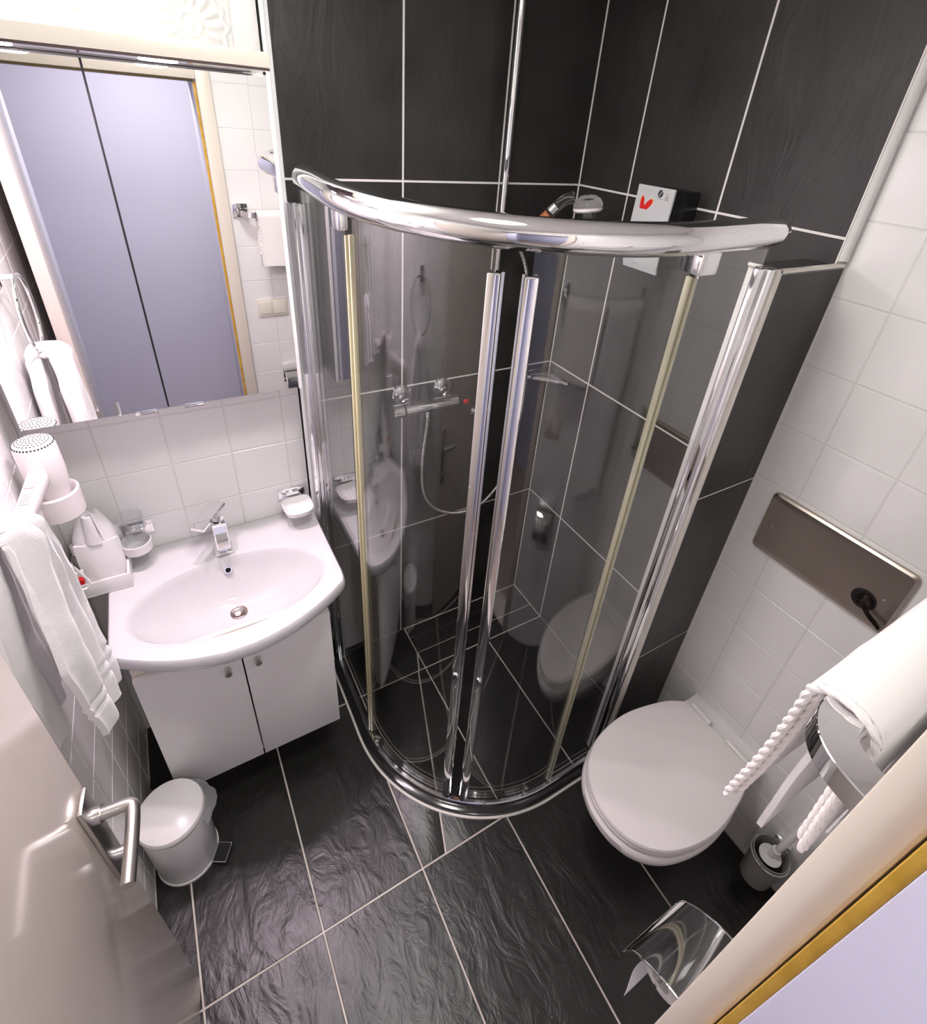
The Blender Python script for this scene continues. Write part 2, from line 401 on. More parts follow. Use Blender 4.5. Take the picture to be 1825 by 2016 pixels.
# hallway beyond the doorway
structure(boxes('wall_hallway', [(-2.45, .4, -2.70, -2.60, 0, ZC), (-2.55, -2.45, -2.70, YF-.14, 0, ZC), (.3, .4, -2.60, YF-.14, 0, ZC), (-2.45, XL-.1, YF-.14, YF-.04, 0, ZC)], M_HALL))
structure(box('floor_hallway', (-2.45, .4, -2.70, YF-.14, -.08, -.002), M_HALLF))
hl = thing('fill_lamp', 'unseen round white fill lamp added in the hallway beyond the doorway', 'lamp', (-1.1, -1.90, ZC))  # added fixture around the hallway fill light
lathe('fill_lamp_base', [(.19, -.02), (.19, 0)], M_PLAST, hl, o=(-1.1, -1.90, ZC))
lathe('fill_lamp_shade', [(.0, -.065), (.09, -.06), (.15, -.045), (.178, -.02)], M_FILL_GLOW, hl, o=(-1.1, -1.90, ZC))

bl = thing('fill_lamp', 'unseen round white fill lamp added over the middle of the bathroom floor', 'lamp', (-.95, -.78, ZC))  # added fixture around the bathroom fill light
lathe('fill_lamp_base', [(.13, -.015), (.13, 0)], M_PLAST, bl, o=(-.95, -.78, ZC))
lathe('fill_lamp_shade', [(.0, -.060), (.06, -.056), (.10, -.042), (.122, -.015)], M_FILL_GLOW, bl, o=(-.95, -.78, ZC))

# door frame
fr = thing('trim_3', None, None, (-.93, YF, 0), kind='structure')
boxes('casing', [(-.940, -.888, -1.442, -1.4145, 0, 2.044), (XL+.001, -.940, -1.442, -1.4145, 2.010, 2.044)], M_PAINT, fr, bev=.003)
box('door_stop', (-.949, -.938, -1.449, -1.4425, 0, 2.003), M_YELLOW, fr)
box('head_stop', (XL+.001, -.949, -1.449, -1.4425, 2.002, 2.010), M_OLIVE_SHADE, fr)
boxes('lining', [(-.951, -.930, -1.60, -1.4492, 0, 2.03), (XL+.001, -.951, -1.60, -1.4492, 2.003, 2.03), (XL-.001, XL+.016, -1.60, -1.4492, 0, 2.0)], M_HALL, fr, bev=.002)

# the open door on the left
dr = thing('door_1', 'open glossy off-white door with satin lever handle, swung against the left wall', None, (-1.54, -1.1, 0), kind='structure')
H0, H1 = Vector((-1.565, -1.435)), Vector((-1.500, -.768))     # room-side face, hinge to free edge
dv = (H1-H0).normalized(); dn = Vector((dv.y, -dv.x))           # dn points into the room
def dp(s, out, z):                                              # s from the free edge towards the hinge
    q = H1-dv*s+dn*out; return Vector((q.x, q.y, z))
Ld = (H1-H0).length
prism('leaf', [tuple(dp(0, 0, 0)[:2]), tuple(dp(Ld, 0, 0)[:2]), tuple(dp(Ld, -.020, 0)[:2]), tuple(dp(0, -.038, 0)[:2])], .012, 1.99, M_DOOR, dr, bev=.0025)
pl = prism('handle_plate', [tuple(dp(a, b, 0)[:2]) for a, b in ((.008, .0005), (.052, .0005), (.052, .008), (.008, .008))], .757, .998, M_CHROME_B, dr, bev=.002)
hp = [dp(.030, .006, .945), dp(.030, .034, .945), dp(.030, .052, .945), dp(.033, .060, .945), dp(.042, .0638, .945), dp(.08, .065, .944), dp(.150, .064, .942)]
tube('lever', spline(hp, 6), .0105, M_CHROME_B, pl, n=16)
lathe('collar', [(.014, 0), (.014, .012)], M_CHROME_B, pl, o=dp(.030, .007, .945), axis=(dn.x, dn.y, 0))
lathe('thumb_turn', [(.010, 0), (.010, .010), (.008, .017), (.004, .020), (0, .0205)], M_CHROME_B, pl, o=dp(.028, .007, .805), axis=(dn.x, dn.y, 0))

# ------------------------------------------------------------------ shower enclosure
CXE, CYE = -.430, -.360
def arc(r, a0, a1, n=24, z=0.): return [Vector((CXE-r*math.cos(math.radians(a0+(a1-a0)*k/n)), CYE-r*math.sin(math.radians(a0+(a1-a0)*k/n)), z)) for k in range(n+1)]
sh = thing('shower_enclosure', 'quadrant shower enclosure with curved glass sliding doors and fat chrome top rail', 'shower', (-.55, -.45, 0))
def path_full(r, y0, x1, z):
    return [Vector((CXE-r, y0, z)), Vector((CXE-r, (y0+CYE)/2, z))]+arc(r, 0, 90, 40, z)+[Vector((x1-.08, CYE-r, z)), Vector((x1, CYE-r, z))]
# threshold: dark glossy kerb with chrome running rail and silicone line
sweep('threshold', path_full(.474, -.002, -.205, .0), [(.020, .0), (.019, .012), (.014, .015), (-.022, .015), (-.022, .0)], M_BLACKG, sh)
sweep('floor_track', path_full(.463, -.004, -.225, .015), [(.008, .0), (.008, .018), (.005, .021), (-.005, .021), (-.008, .0)], M_CHROME, sh)
sweep('silicone_bead', path_full(.497, -.002, -.205, .0), [(.004, 0), (.003, .0035), (-.003, .005), (-.005, 0)], M_SILIC, sh)
# wall profiles
def profile(name, poly, z0, z1): return prism(name, poly, z0, z1, M_CHROME, sh, bev=.0015)
profile('wall_profile', [(-.922, -.001), (-.922, -.030), (-.914, -.038), (-.908, -.030), (-.902, -.030), (-.902, -.052), (-.889, -.052), (-.889, -.034), (-.880, -.034), (-.880, -.001)], .002, 1.752)
profile('wall_profile', [(-.1975, -.842), (-.226, -.842), (-.232, -.836), (-.226, -.832), (-.250, -.832), (-.250, -.819), (-.230, -.819), (-.230, -.808), (-.1975, -.808)], .002, 1.752)
gp = box('fixed_panel', (-.898, -.892, -.372, -.040, .024, 1.786), M_GLASS, sh)
gp2 = box('fixed_panel', (-.418, -.238, -.828, -.822, .024, 1.788), M_GLASS, sh)
def curved(name, r, a0, a1, z0, z1, th, m, parent, n=28):
    A, B = arc(r+th/2, a0, a1, n), arc(r-th/2, a0, a1, n)
    return prism(name, [tuple(p[:2]) for p in A]+[tuple(p[:2]) for p in reversed(B)], z0, z1, m, parent)
def smooth_sides(o):
    me = o.data; me.polygons.foreach_set('use_smooth', [True]*len(me.polygons)); me.set_sharp_from_angle(angle=math.radians(30)); return o
d1 = smooth_sides(curved('sliding_door', .455, 4.5, 46.3, .046, 1.784, .006, M_GLASS, sh, 40))
d2 = smooth_sides(curved('sliding_door', .455, 53.9, 90.5, .046, 1.784, .006, M_GLASS, sh, 40))
def on_arc(r, a): t = math.radians(a); return (CXE-r*math.cos(t), CYE-r*math.sin(t))
def radial_box(a, da0, da1, r0, r1):                            # a in degrees, da in metres along the arc
    t = math.radians(a); er = (-math.cos(t), -math.sin(t)); et = (math.sin(t), -math.cos(t)); c = (CXE, CYE)
    return [(c[0]+er[0]*r+et[0]*d, c[1]+er[1]*r+et[1]*d) for r, d in ((r0, da0), (r1, da0), (r1, da1), (r0, da1))]
for a, d, sgn in ((46.3, d1, 1), (53.9, d2, -1)):
    h = prism('pull_profile', radial_box(a, -.012, .012, .446, .472), .050, 1.744, M_CHROME, d, bev=.004)
    prism('inner_lip', radial_box(a, sgn*.0115, sgn*.016, .450, .458), .050, 1.744, M_CHROME, d, bev=.001)
    prism('highlight_tab', radial_box(a, -.008, .006, .472, .475), .640, .700, M_CHROME, d, bev=.002)  # small chrome tab added in place of a highlight
    lathe('bottom_roller', [(.0, -.006), (.010, -.006), (.010, .006), (0, .006)], M_CLEAR, d, o=(*on_arc(.457, 8 if sgn > 0 else 80), .050), axis=(*(Vector(on_arc(1, a))-Vector((CXE, CYE))), 0))
for a, m, d in ((3.2, M_SEALG, d1), (91.0, M_SEAL, d2)):
    prism('edge_seal', radial_box(a, -.0035, .0035, .450, .461), .046, 1.746, m, d, bev=.0015)
    prism('edge_seal', radial_box(a, (-.011 if a < 45 else .005), (-.005 if a < 45 else .011), .457, .466), .046, 1.744, m, d, bev=.0015)
# top rail
rp = [Vector((CXE-.486+.024, -.112, 1.818)), Vector((CXE-.486+.008, -.128, 1.818)), Vector((CXE-.486, -.160, 1.818)), Vector((CXE-.487, -.26, 1.818))]+arc(.488, 0, 90, 48, 1.818)+[Vector((-.33, CYE-.487, 1.818)), Vector((-.26, CYE-.486, 1.818)), Vector((-.232, CYE-.478, 1.818)), Vector((-.215, CYE-.462, 1.818))]
sec = [(-.016, -.022), (-.010, -.0265)]+[(-.012+.030*math.cos(t), .0265*math.sin(t)) for t in [(-85+170*k/14)*PI/180 for k in range(15)]]+[(-.012, .0265), (-.018, .022)]
sec = [(-a, b) for a, b in sec]
al_ = [0.]
for a, b in zip(rp[:-1], rp[1:]): al_.append(al_[-1]+(b-a).length)
for l_, p in zip(al_, rp): p.z = 1.821-.011*math.sin(PI*l_/al_[-1])**1.3-.001*l_/al_[-1]
ra = [Vector(p) for p in rp]
# orientation: tangent x up points to the outside of the quadrant
t_ = (ra[10]-ra[9]).cross(Vector((0, 0, 1)))
if t_.dot(ra[9]-Vector((CXE, CYE, 1.818))) > 0: sec = [(-a, b) for a, b in sec]
sweep('top_rail', rp, sec, M_CHROME, sh, scale=[.8, .9, 1, 1]+[1]*(len(rp)-8)+[1, .95, .8, .62])
sweep('running_rail', arc(.462, 6, 84, 40, 1.812), rect(.010, .020), M_CHROME, sh)
box('rail_clamp', (-.907, -.886, -.375, -.325, 1.750, 1.792), M_CHROME, sh, bev=.004)
box('rail_clamp', (-.432, -.385, -.840, -.816, 1.752, 1.794), M_CHROME, sh, bev=.004)

# drain channel
dc = thing('drain_channel', 'long narrow tiled drain channel with steel frame in the shower floor', 'drain', (-.3, -.1, 0))
boxes('drain_frame', [(-.590, -.003, -.0625, -.0610, -.02, .0008), (-.590, -.003, -.1370, -.1355, -.02, .0008), (-.590, -.5875, -.134, -.064, -.02, .0012), (-.0055, -.003, -.134, -.064, -.02, .0012)], M_CHROME_B, dc)
box('drain_insert', (-.583, -.007, -.1245, -.0735, -.012, .0004), M_SLATE_F, dc)
boxes('insert_frame', [(-.585, -.005, -.0735, -.0725, -.012, .001), (-.585, -.005, -.1255, -.1245, -.012, .001), (-.585, -.583, -.1245, -.0735, -.012, .001), (-.007, -.005, -.1245, -.0735, -.012, .001)], M_CHROME_B, dc)
box('channel', (-.589, -.004, -.1355, -.0625, -.03, -.0125), M_HOLE, dc)

# shower mixer
mx = thing('shower_mixer', 'chrome thermostatic shower mixer bar with red stop button on slate wall', 'mixer tap', (-.54, -.06, 1.15))
MA, MB_ = Vector((-.668, -.070, 1.147)), Vector((-.415, -.070, 1.147))
cyl('body', (-.628, -.070, 1.147), (-.440, -.070, 1.147), .0205, M_CHROME, mx, n=28)
lathe('control_knob', [(.0, .0), (.017, .0), (.0225, .004), (.0225, .036)], M_CHROME, mx, o=(-.672, -.070, 1.147), axis=(1, 0, 0))
lathe('dark_ring', [(.0200, 0), (.0200, .010)], M_BLACKP, mx, o=(-.637, -.070, 1.147), axis=(1, 0, 0))
k = lathe('control_knob', [(.0225, .0), (.0225, .030), (.018, .040), (0, .040)], M_BLACKP, mx, o=(-.441, -.070, 1.147), axis=(1, 0, 0))
box('stop_button', (-.425, -.408, -.096, -.086, 1.142, 1.156), M_RED, k, bev=.002)
for x in (-.612, -.462):
    fl = lathe('wall_flange', [(.034, 0), (.033, .008), (.026, .014), (.014, .016)], M_CHROME, mx, o=(x, -.0005, 1.172), axis=(0, -1, 0))
    lathe('union_nut', [(.012, .012), (.012, .022), (.016, .022), (.016, .042), (.012, .046), (.012, .056)], M_CHROME, fl, o=(x, 0, 1.167), axis=(0, -1, -.18), n=6)
cyl('outlet', (-.545, -.070, 1.130), (-.545, -.070, 1.105), .009, M_CHROME, mx)
# hose
hpts = spline([(-.545, -.070, 1.108), (-.548, -.068, 1.06), (-.557, -.062, .92), (-.545, -.058, .78), (-.50, -.06, .70), (-.43, -.065, .655), (-.36, -.07, .645), (-.29, -.075, .67), (-.22, -.08, .76), (-.185, -.082, .90), (-.172, -.085, 1.08), (-.182, -.09, 1.25), (-.21, -.095, 1.45), (-.245, -.10, 1.58), (-.285, -.105, 1.645)], 40)
hl_ = [0.]
for a, b in zip(hpts[:-1], hpts[1:]): hl_.append(hl_[-1]+(b-a).length)
def along(s):
    import bisect
    i = min(max(bisect.bisect(hl_, s)-1, 0), len(hpts)-2); t = (s-hl_[i])/max(hl_[i+1]-hl_[i], 1e-9); return hpts[i].lerp(hpts[i+1], t)
NR = int(hl_[-1]/.0022)
hose = tube('shower_hose', [along(hl_[-1]*k/NR) for k in range(NR+1)], [.0068 if k % 3 else .0052 for k in range(NR+1)], M_CHROME_B, n=10,
            label='ribbed metal shower hose looping down from the mixer on the slate wall', cat='hose')
rr = thing('riser_rail', 'slim vertical chrome shower rail standing off the slate wall', 'shower rail', (-.323, -.06, 1.0))
cyl('pole', (-.323, -.060, 1.02), (-.323, -.060, 2.39), .0095, M_CHROME, rr)
for z in (1.05, 2.3): lathe('wall_mount', [(.018, 0), (.018, .006), (.009, .008), (.009, .055)], M_CHROME, rr, o=(-.323, 0, z), axis=(0, -1, 0))
hd = box('slider_holder', (-.345, -.300, -.085, -.045, 1.655, 1.700), M_BLACKP, rr, bev=.006)
# hand shower
hs = thing('hand_shower', 'clear plastic hand shower head with orange bead filled handle', 'shower head', (-.24, -.15, 1.72))
q0, q1, q2 = Vector((-.292, -.108, 1.650)), Vector((-.222, -.180, 1.765)), Vector((-.192, -.212, 1.792))
ax = (q1-q0)
cyl('handle', q0, q1, .0145, M_CLEAR, hs)
cyl('filter_beads', q0+ax*.05, q0+ax*.80, .0125, M_ORANGE, hs, n=14)
cyl('collar', q0+ax*.86, q0+ax*1.0, .0165, M_CHROME, hs)
cyl('hose_nut', q0-ax*.10, q0, .011, M_CHROME, hs)
tube('neck', [q1, q1.lerp(q2, .5)+Vector((0, 0, .006)), q2], [.014, .015, .016], M_CLEAR, hs)
ha = Vector((.10, -.12, -1)).normalized(); hc = Vector((-.160, -.232, 1.790))
lathe('head_dome', [(.0, -.012), (.020, -.009), (.034, 0), (.040, .012), (.041, .022)], M_CLEAR, hs, o=hc, axis=ha)
lathe('spray_face', [(.0405, .020), (.0405, .028), (.036, .032), (0, .032)], M_PLAST, hs, o=hc, axis=ha)
lathe('nozzle_ring', [(.022, .031), (.022, .048), (.018, .048), (.018, .032), (.022, .031)], M_CLEAR, hs, o=hc, axis=ha)

# corner wire basket
cb = thing('corner_basket', 'chrome wire corner basket in the shower corner', 'soap basket', (-.05, -.05, 1.155))
for k in range(7):
    L = .118-.013*k; z = 1.155; w = .0022
    tube('wire', [(-L, -.002, z+(.014 if k == 0 else .008)), (-L, -.004, z), (-.002-.004, -L, z), (-.003, -L, z+(.014 if k == 0 else .008))], w if k else .003, M_CHROME, cb, n=8)
tube('rim_wire', [(-.120, -.003, 1.150), (-.003, -.120, 1.150)], .003, M_CHROME, cb, n=8)
tube('back_wire', [(-.118, -.004, 1.172), (-.004, -.004, 1.172), (-.004, -.118, 1.172)], .002, M_CHROME, cb, n=8)

# soap dispenser on the right shower wall
ds = thing('soap_dispenser', 'silver soap dispenser with a red heart on the right slate wall', 'dispenser', (-.05, -.41, 1.64))
box('body', (-.090, -.0005, -.466, -.352, 1.648, 1.838), M_BLACKP, ds, bev=.003)
def face_pt(u, v):
    return Vector((-.096-.010*math.sin(PI*v)**2*.3-(.004 if v > .05 else 0), -.350-.120*u, 1.640+.203*v))
fp = cloth('front_panel', lambda u, v: face_pt(u, v), 8, 16, .005, M_SILV, ds)
def decal(name, pts, m, x=-.1040, parent=fp):
    n = len(pts); V = [(x, y, z) for y, z in pts]+[(x+.0016, y, z) for y, z in pts]
    return link(name, raw(V, [tuple(range(n)), tuple(range(n, 2*n))[::-1]]+[(i, (i+1) % n, n+(i+1) % n, n+i) for i in range(n)], name), m, parent)
hpt = spline([(-.3715, 1.7745, 0), (-.3690, 1.792, 0), (-.3690, 1.810, 0), (-.3735, 1.8175, 0), (-.3790, 1.812, 0), (-.3830, 1.7975, 0), (-.392, 1.807, 0), (-.402, 1.8135, 0), (-.4085, 1.809, 0), (-.403, 1.797, 0), (-.391, 1.785, 0), (-.380, 1.7755, 0)], 5, True)
hc2 = Vector((-.386, 1.797, 0))
decal('heart_outline', [tuple((p+(p-hc2).normalized()*.003)[:2]) for p in hpt], M_YEL, -.1036)
decal('heart_print', [tuple(p[:2]) for p in hpt], M_RED, -.1042)
decal('emblem_disc', [(-.4275+.0075*math.cos(t), 1.829+.0085*math.sin(t)) for t in [2*PI*k/24 for k in range(24)]], M_DKGRN)
decal('emblem_stroke', [(-.4245, 1.8225), (-.4265, 1.8235), (-.4335, 1.8345), (-.4320, 1.8355), (-.4290, 1.8305)], M_SILV, -.1046)
decal('emblem_line', [(-.4205, 1.8185), (-.4355, 1.8185), (-.4355, 1.8175), (-.4205, 1.8175)], M_GREYPR)
for dz, w in ((0, .003), (-.005, .008), (-.008, .009), (-.012, .013)):
    decal('fine_print', [(-.4495+w/2, 1.8305+dz), (-.4495-w/2, 1.8305+dz), (-.4495-w/2, 1.829+dz), (-.4495+w/2, 1.829+dz)], M_GREYPR)
decal('fine_print', [(-.385, 1.655), (-.405, 1.654), (-.405, 1.653), (-.385, 1.654)], M_GREYPR)
decal('lens_dot', [(-.404+.0014*math.cos(t), 1.771+.0014*math.sin(t)) for t in [2*PI*k/10 for k in range(10)]], M_HOLE)

# ------------------------------------------------------------------ vanity
vc = thing('vanity_cabinet', 'white two-door vanity cabinet under the washbasin', 'cabinet', (-1.2375, -.16, .15))
boxes('carcass', [(-1.487, -1.471, -.334, YB-.001, .150, .735), (-1.004, -.988, -.334, YB-.001, .150, .735), (-1.471, -1.004, -.334, YB-.001, .150, .166), (-1.471, -1.004, .004, YB-.001, .166, .735), (-1.471, -1.004, -.334, -.322, .690, .735)], M_BODY, vc)
for x0, x1, kx in ((-1.487, -1.2395, -1.278), (-1.2355, -.988, -1.1995)):
    d = box('cabinet_door', (x0, x1, -.352, -.335, .148, .692), M_LACQ, vc, bev=.0012)
    lathe('knob', [(.0055, 0), (.0055, .004), (.0085, .006), (.0095, .024), (.0085, .026), (0, .026)], M_CHROME_B, d, o=(kx, -.352, .618), axis=(0, -1, 0))
# washbasin
wb = thing('washbasin', 'wide white ceramic washbasin with curved front and oval bowl', 'washbasin', (-1.222, -.2, .80))
XC, YC = -1.222, -.235
poly = [(-.930, YB-.001)]+[(-.930, -.31), (-.933, -.335)]
front = []
for k in range(0, 41):
    x = -.936-.572*k/40; front.append((x, -.348-.108*(1-((x+1.222)/.286)**2)))
poly += front+[(-1.511, -.335), (-1.514, -.31), (-1.514, YB-.001)]
def ray_poly(a):
    d = (math.cos(a), math.sin(a)); best = None
    for (x0, y0), (x1, y1) in zip(poly, poly[1:]+poly[:1]):
        ex, ey = x1-x0, y1-y0; det = d[0]*(-ey)+ex*d[1]
        if abs(det) < 1e-12: continue
        t = ((x0-XC)*(-ey)+ex*(y0-YC))/det; s = (d[0]*(y0-YC)-d[1]*(x0-XC))/det
        if t > 0 and -1e-9 <= s <= 1+1e-9 and (best is None or t < best): best = t
    return best
NB = 160
cor = [math.atan2(YB-.001-YC, -.930-XC), math.atan2(YB-.001-YC, -1.514-XC)]
angs = [2*PI*k/NB for k in range(NB)]
for c in cor:
    i = min(range(NB), key=lambda i: abs((angs[i]-c+PI) % (2*PI)-PI)); angs[i] = c % (2*PI)
def ell(a, s):                                                   # oval bowl ring, centre drifting to the drain
    ca, sa = math.cos(a), math.sin(a); r = 1/math.sqrt((ca/.248)**2+(sa/.134)**2)
    cx, cy = -1.222, -.235-.018; w = s
    return (-1.218*(1-w)+cx*w+ca*r*s, -.212*(1-w)+cy*w+sa*r*s)
rings = []
for s, z in ((.10, .661), (.16, .662), (.32, .667), (.48, .679), (.62, .697), (.75, .720), (.86, .744), (.94, .766), (.985, .781), (1.02, .792), (1.055, .7975)):
    rings.append([Vector((*ell(a, s), z)) for a in angs])
def outl(off, z, yclip=True):
    r = []
    for a in angs:
        t = ray_poly(a)-off; x, y = XC+math.cos(a)*t, YC+math.sin(a)*t; r.append(Vector((x, min(y, YB-.001), z)))
    return r
rings += [outl(.010, .800), outl(.004, .7985), outl(.0, .793), outl(-.002, .780), outl(-.001, .765), outl(.008, .750), outl(.025, .742), outl(.060, .730), outl(.11, .705), outl(.125, .652)]
link('bowl', raw(*g_rings(rings), 'bowl'), M_CERAMIC, wb, smooth=True)
lathe('drain_ring', [(.0, .0), (.022, .0), (.0235, .0015), (.0235, .003), (.0215, .004), (.016, .002), (0, .002)], M_DRAIN, wb, o=(-1.218, -.212, .6615))
lathe('drain_plug', [(.0, .0), (.0150, .0), (.0155, .007), (.013, .009), (0, .0095)], M_CHROME_B, wb, o=(-1.220, -.211, .664))
oa = Vector((0, -.85, .53)).normalized(); oo = Vector((-1.220, -.1305, .7625))
lathe('overflow_ring', [(.0075, .0015), (.0075, .004), (.0110, .004), (.0120, .0015), (.0120, -.004), (.0075, -.004), (.0075, .0015)], M_CHROME, wb, o=oo, axis=oa, n=24)
lathe('overflow_hole', [(.0, .002), (.0078, .002)], M_HOLE, wb, o=oo, axis=oa, n=24)
# faucet
fa = thing('faucet', 'square chrome basin mixer tap with flat lever on the washbasin', 'tap', (-1.217, -.08, .80))
box('base_plate', (-1.243, -1.193, -.104, -.055, .7995, .806), M_CHROME, fa, bev=.001)
V, F = g_rings([[Vector((-1.217+a*.0185, y0+b*.0185, z)) for a, b in ((-1, -1), (1, -1), (1, 1), (-1, 1))] for y0, z in ((-.078, .806), (-.082, .872), (-.090, .920))])
me = raw(V, F); bevel(me, .0015); link('column', me, M_CHROME, fa)
V, F = g_rings([[Vector((-1.217+a*.0155, y0, z0+b*.011)) for a, b in ((-1, -1), (1, -1), (1, 1), (-1, 1))] for y0, z0 in ((-.090, .872), (-.132, .860))])
me = raw(V, F); bevel(me, .0015); link('spout', me, M_CHROME, fa)
cyl('cartridge', (-1.2165, -.086, .918), (-1.213, -.082, .934), .016, M_CHROME, fa)
V, F = g_rings([[Vector(p)+Vector((0, 0, dz)) for p in ((-1.219, -.022, .945), (-1.188, -.050, .945), (-1.257, -.141, .936), (-1.288, -.117, .936))] for dz in (-.006, .005)])
me = raw(V, F); bevel(me, .001); link('lever', me, M_CHROME, fa)

# mirror cabinet
mc = thing('mirror_cabinet', 'two-door mirror cabinet with cream light canopy above the washbasin', 'mirror cabinet', (-1.25, -.05, 1.30))
boxes('carcass', [(-1.552, -.953, -.082, YB-.0005, 1.300, 2.000)], M_PLAST, mc)
for x0, x1, t0, t1 in ((-1.552, -1.2675, -1.336, -1.292), (-1.2635, -.953, -1.234, -1.189)):
    d = box('mirror_door', (x0, x1, -.1, -.083, 1.302, 1.996), M_MIRROR, mc)
    box('finger_tab', (t0, t1, -.107, -.088, 1.296, 1.3015), M_CHROME, d, bev=.001)
box('seam_shade_strip', (-1.2674, -1.2636, -.0965, -.0826, 1.302, 1.996), M_BLACK, mc)  # black strip standing in for the shade between the mirror doors
box('side_strip', (-.953, -.945, -.1, YB-.0005, 1.298, 2.000), M_TRIMW, mc)
cn = box('canopy', (-1.575, -.975, -.250, YB-.001, 2.0045, 2.028), M_CREAMC, mc, bev=.001)
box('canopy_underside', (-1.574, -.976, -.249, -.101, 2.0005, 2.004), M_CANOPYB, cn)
for x in (-1.375, -1.150):
    lathe('spot_lamp', [(.0, .0), (.028, .0), (.030, .001), (.030, .004)], M_LAMP, cn, o=(x, -.212, 1.9985))
    area_light('canopy_spot_light', (x, -.212, 1.9975), (0, 0, 0), .05, .05, P_SPOT, C_SPOT, 'DISK')
cyl('light_tube', (-1.50, -.06, 2.037), (-1.06, -.06, 2.037), .006, M_TUBE, cn)

# tumbler and its holder, soap dish
th = thing('tumbler_holder', 'white cup holder on square chrome wall plate left of the tap', 'cup holder', (-1.425, -.03, .86))
box('wall_plate', (-1.474, -1.382, .012, YB-.0002, .860, .908), M_CHROME, th, bev=.002)
box('arm', (-1.450, -1.406, -.012, .012, .878, .892), M_CHROME, th, bev=.002)
lathe('cup_ring', [(.0, .0), (.033, .0), (.0365, .003), (.0375, .032), (.0355, .0325), (.0345, .006), (0, .005)], M_PLAST, th, o=(-1.426, -.044, .856))
lathe('drinking_glass', [(.0, .0), (.026, .0), (.028, .003), (.0345, .112), (.0333, .112), (.0268, .005), (0, .005)], M_TUMBLER, o=(-1.426, -.044, .8615),
      label='clear drinking glass standing in the white cup holder', cat='glass')
sd = thing('soap_dish', 'white soap dish on square chrome wall plate beside the shower', 'soap dish', (-.985, -.03, .86))
box('wall_plate', (-1.031, -.947, .012, YB-.0002, .858, .896), M_CHROME, sd, bev=.002)
box('bracket', (-1.008, -.968, .000, .013, .868, .886), M_CHROME, sd, bev=.002)
def dish(off, z, d=0): 
    P_ = []
    for k in range(40):
        t = 2*PI*k/40; ca, sa = math.cos(t), math.sin(t); e = .45
        x = (.045-off)*math.copysign(abs(ca)**e, ca); y = (.042-off)*math.copysign(abs(sa)**e, sa)
        P_.append(Vector((-.986+x, -.046+y-(.012*(1-(x/.05)**2) if y < 0 else 0), z)))
    return P_
link('dish', raw(*g_rings([dish(.012, .852), dish(.004, .856), dish(0, .872), dish(.003, .8735), dish(.008, .866), dish(.016, .861)]), 'dish'), M_PLAST, sd, smooth=True)
for k in range(4): box('drain_rib', (-1.012+.016*k, -1.009+.016*k, -.080, -.020, .8605, .864), M_PLAST, sd)

# tray with toiletries on the left end of the basin
tr = thing('toiletry_tray', 'small white painted tray on the left back corner of the washbasin', 'tray', (-1.52, -.06, .80))
boxes('tray_body', [(-1.5875, -1.452, -.124, .016, .8005, .806), (-1.5875, -1.452, -.124, -.118, .806, .848), (-1.5875, -1.452, .010, .016, .806, .848), (-1.5875, -1.5815, -.118, .010, .806, .848), (-1.458, -1.452, -.118, .010, .806, .848)], M_PLAST, tr, bev=.0015)
def pocket(u, v):
    x = -1.560+.100*u; y = -.048-.012*math.sin(PI*u)-.020*(1-v); z = .808+.115*v; return Vector((x, y, z))
fc = thing('face_cloth', 'white terry face cloth folded as a pocket in the tray', 'face cloth', (-1.51, -.05, .807))
cloth('pocket_front', pocket, 16, 12, .010, M_TERRY, fc)
def cone(u, v):
    t = 2*PI*u; w = 1-.60*max(0, (v-.62)/.38)**1.25; d = 1-.45*v; x = -1.510+.047*w*math.cos(t); y = -.034+.024*w*d*math.sin(t)-.010*(1-v)+(.010*math.exp(-((t-1.5*PI)/.25)**2)*v); z = .808+.200*v+.006*math.sin(3*t+1)*v+.003*fbm(3*u, 4*v)
    return Vector((x, y, z))
cloth('pocket_back', cone, 28, 16, .008, M_TERRY, fc)
cloth('fold', lambda u, v: Vector((-1.507+.020*math.cos(2*PI*u*.85)*(1-.5*v), -.050+.008*math.sin(2*PI*u*.85)-.008*(1-v), .925+.085*v)), 18, 10, .008, M_TERRY, fc)
bo = thing('lotion_bottle', 'small greenish lotion bottle with white cap behind the face cloth', 'bottle', (-1.571, -.018, .807))
lathe('bottle_body', [(.0, 0), (.011, 0), (.012, .004), (.012, .055), (.007, .065), (.007, .07)], mat('greenish_lotion', (.50, .50, .40), .25, trans=.3), bo, o=(-1.567, -.020, .8065))
lathe('cap', [(.0085, .068), (.0085, .098), (.007, .102), (0, .102)], M_PLAST, bo, o=(-1.567, -.020, .8065))
box('red_packet', (-1.570, -1.556, -.112, -.098, .8065, .858), M_RED, rot=Matrix.Rotation(.25, 3, 'Y'), label='small bright red packet standing in the white tray', cat='packet')
box('soap_carton', (-1.5800, -1.552, -.092, -.080, .8065, .866), M_PLAST, rot=Matrix.Rotation(.1, 3, 'Z'), label='small white carton behind the red packet in the tray', cat='carton')

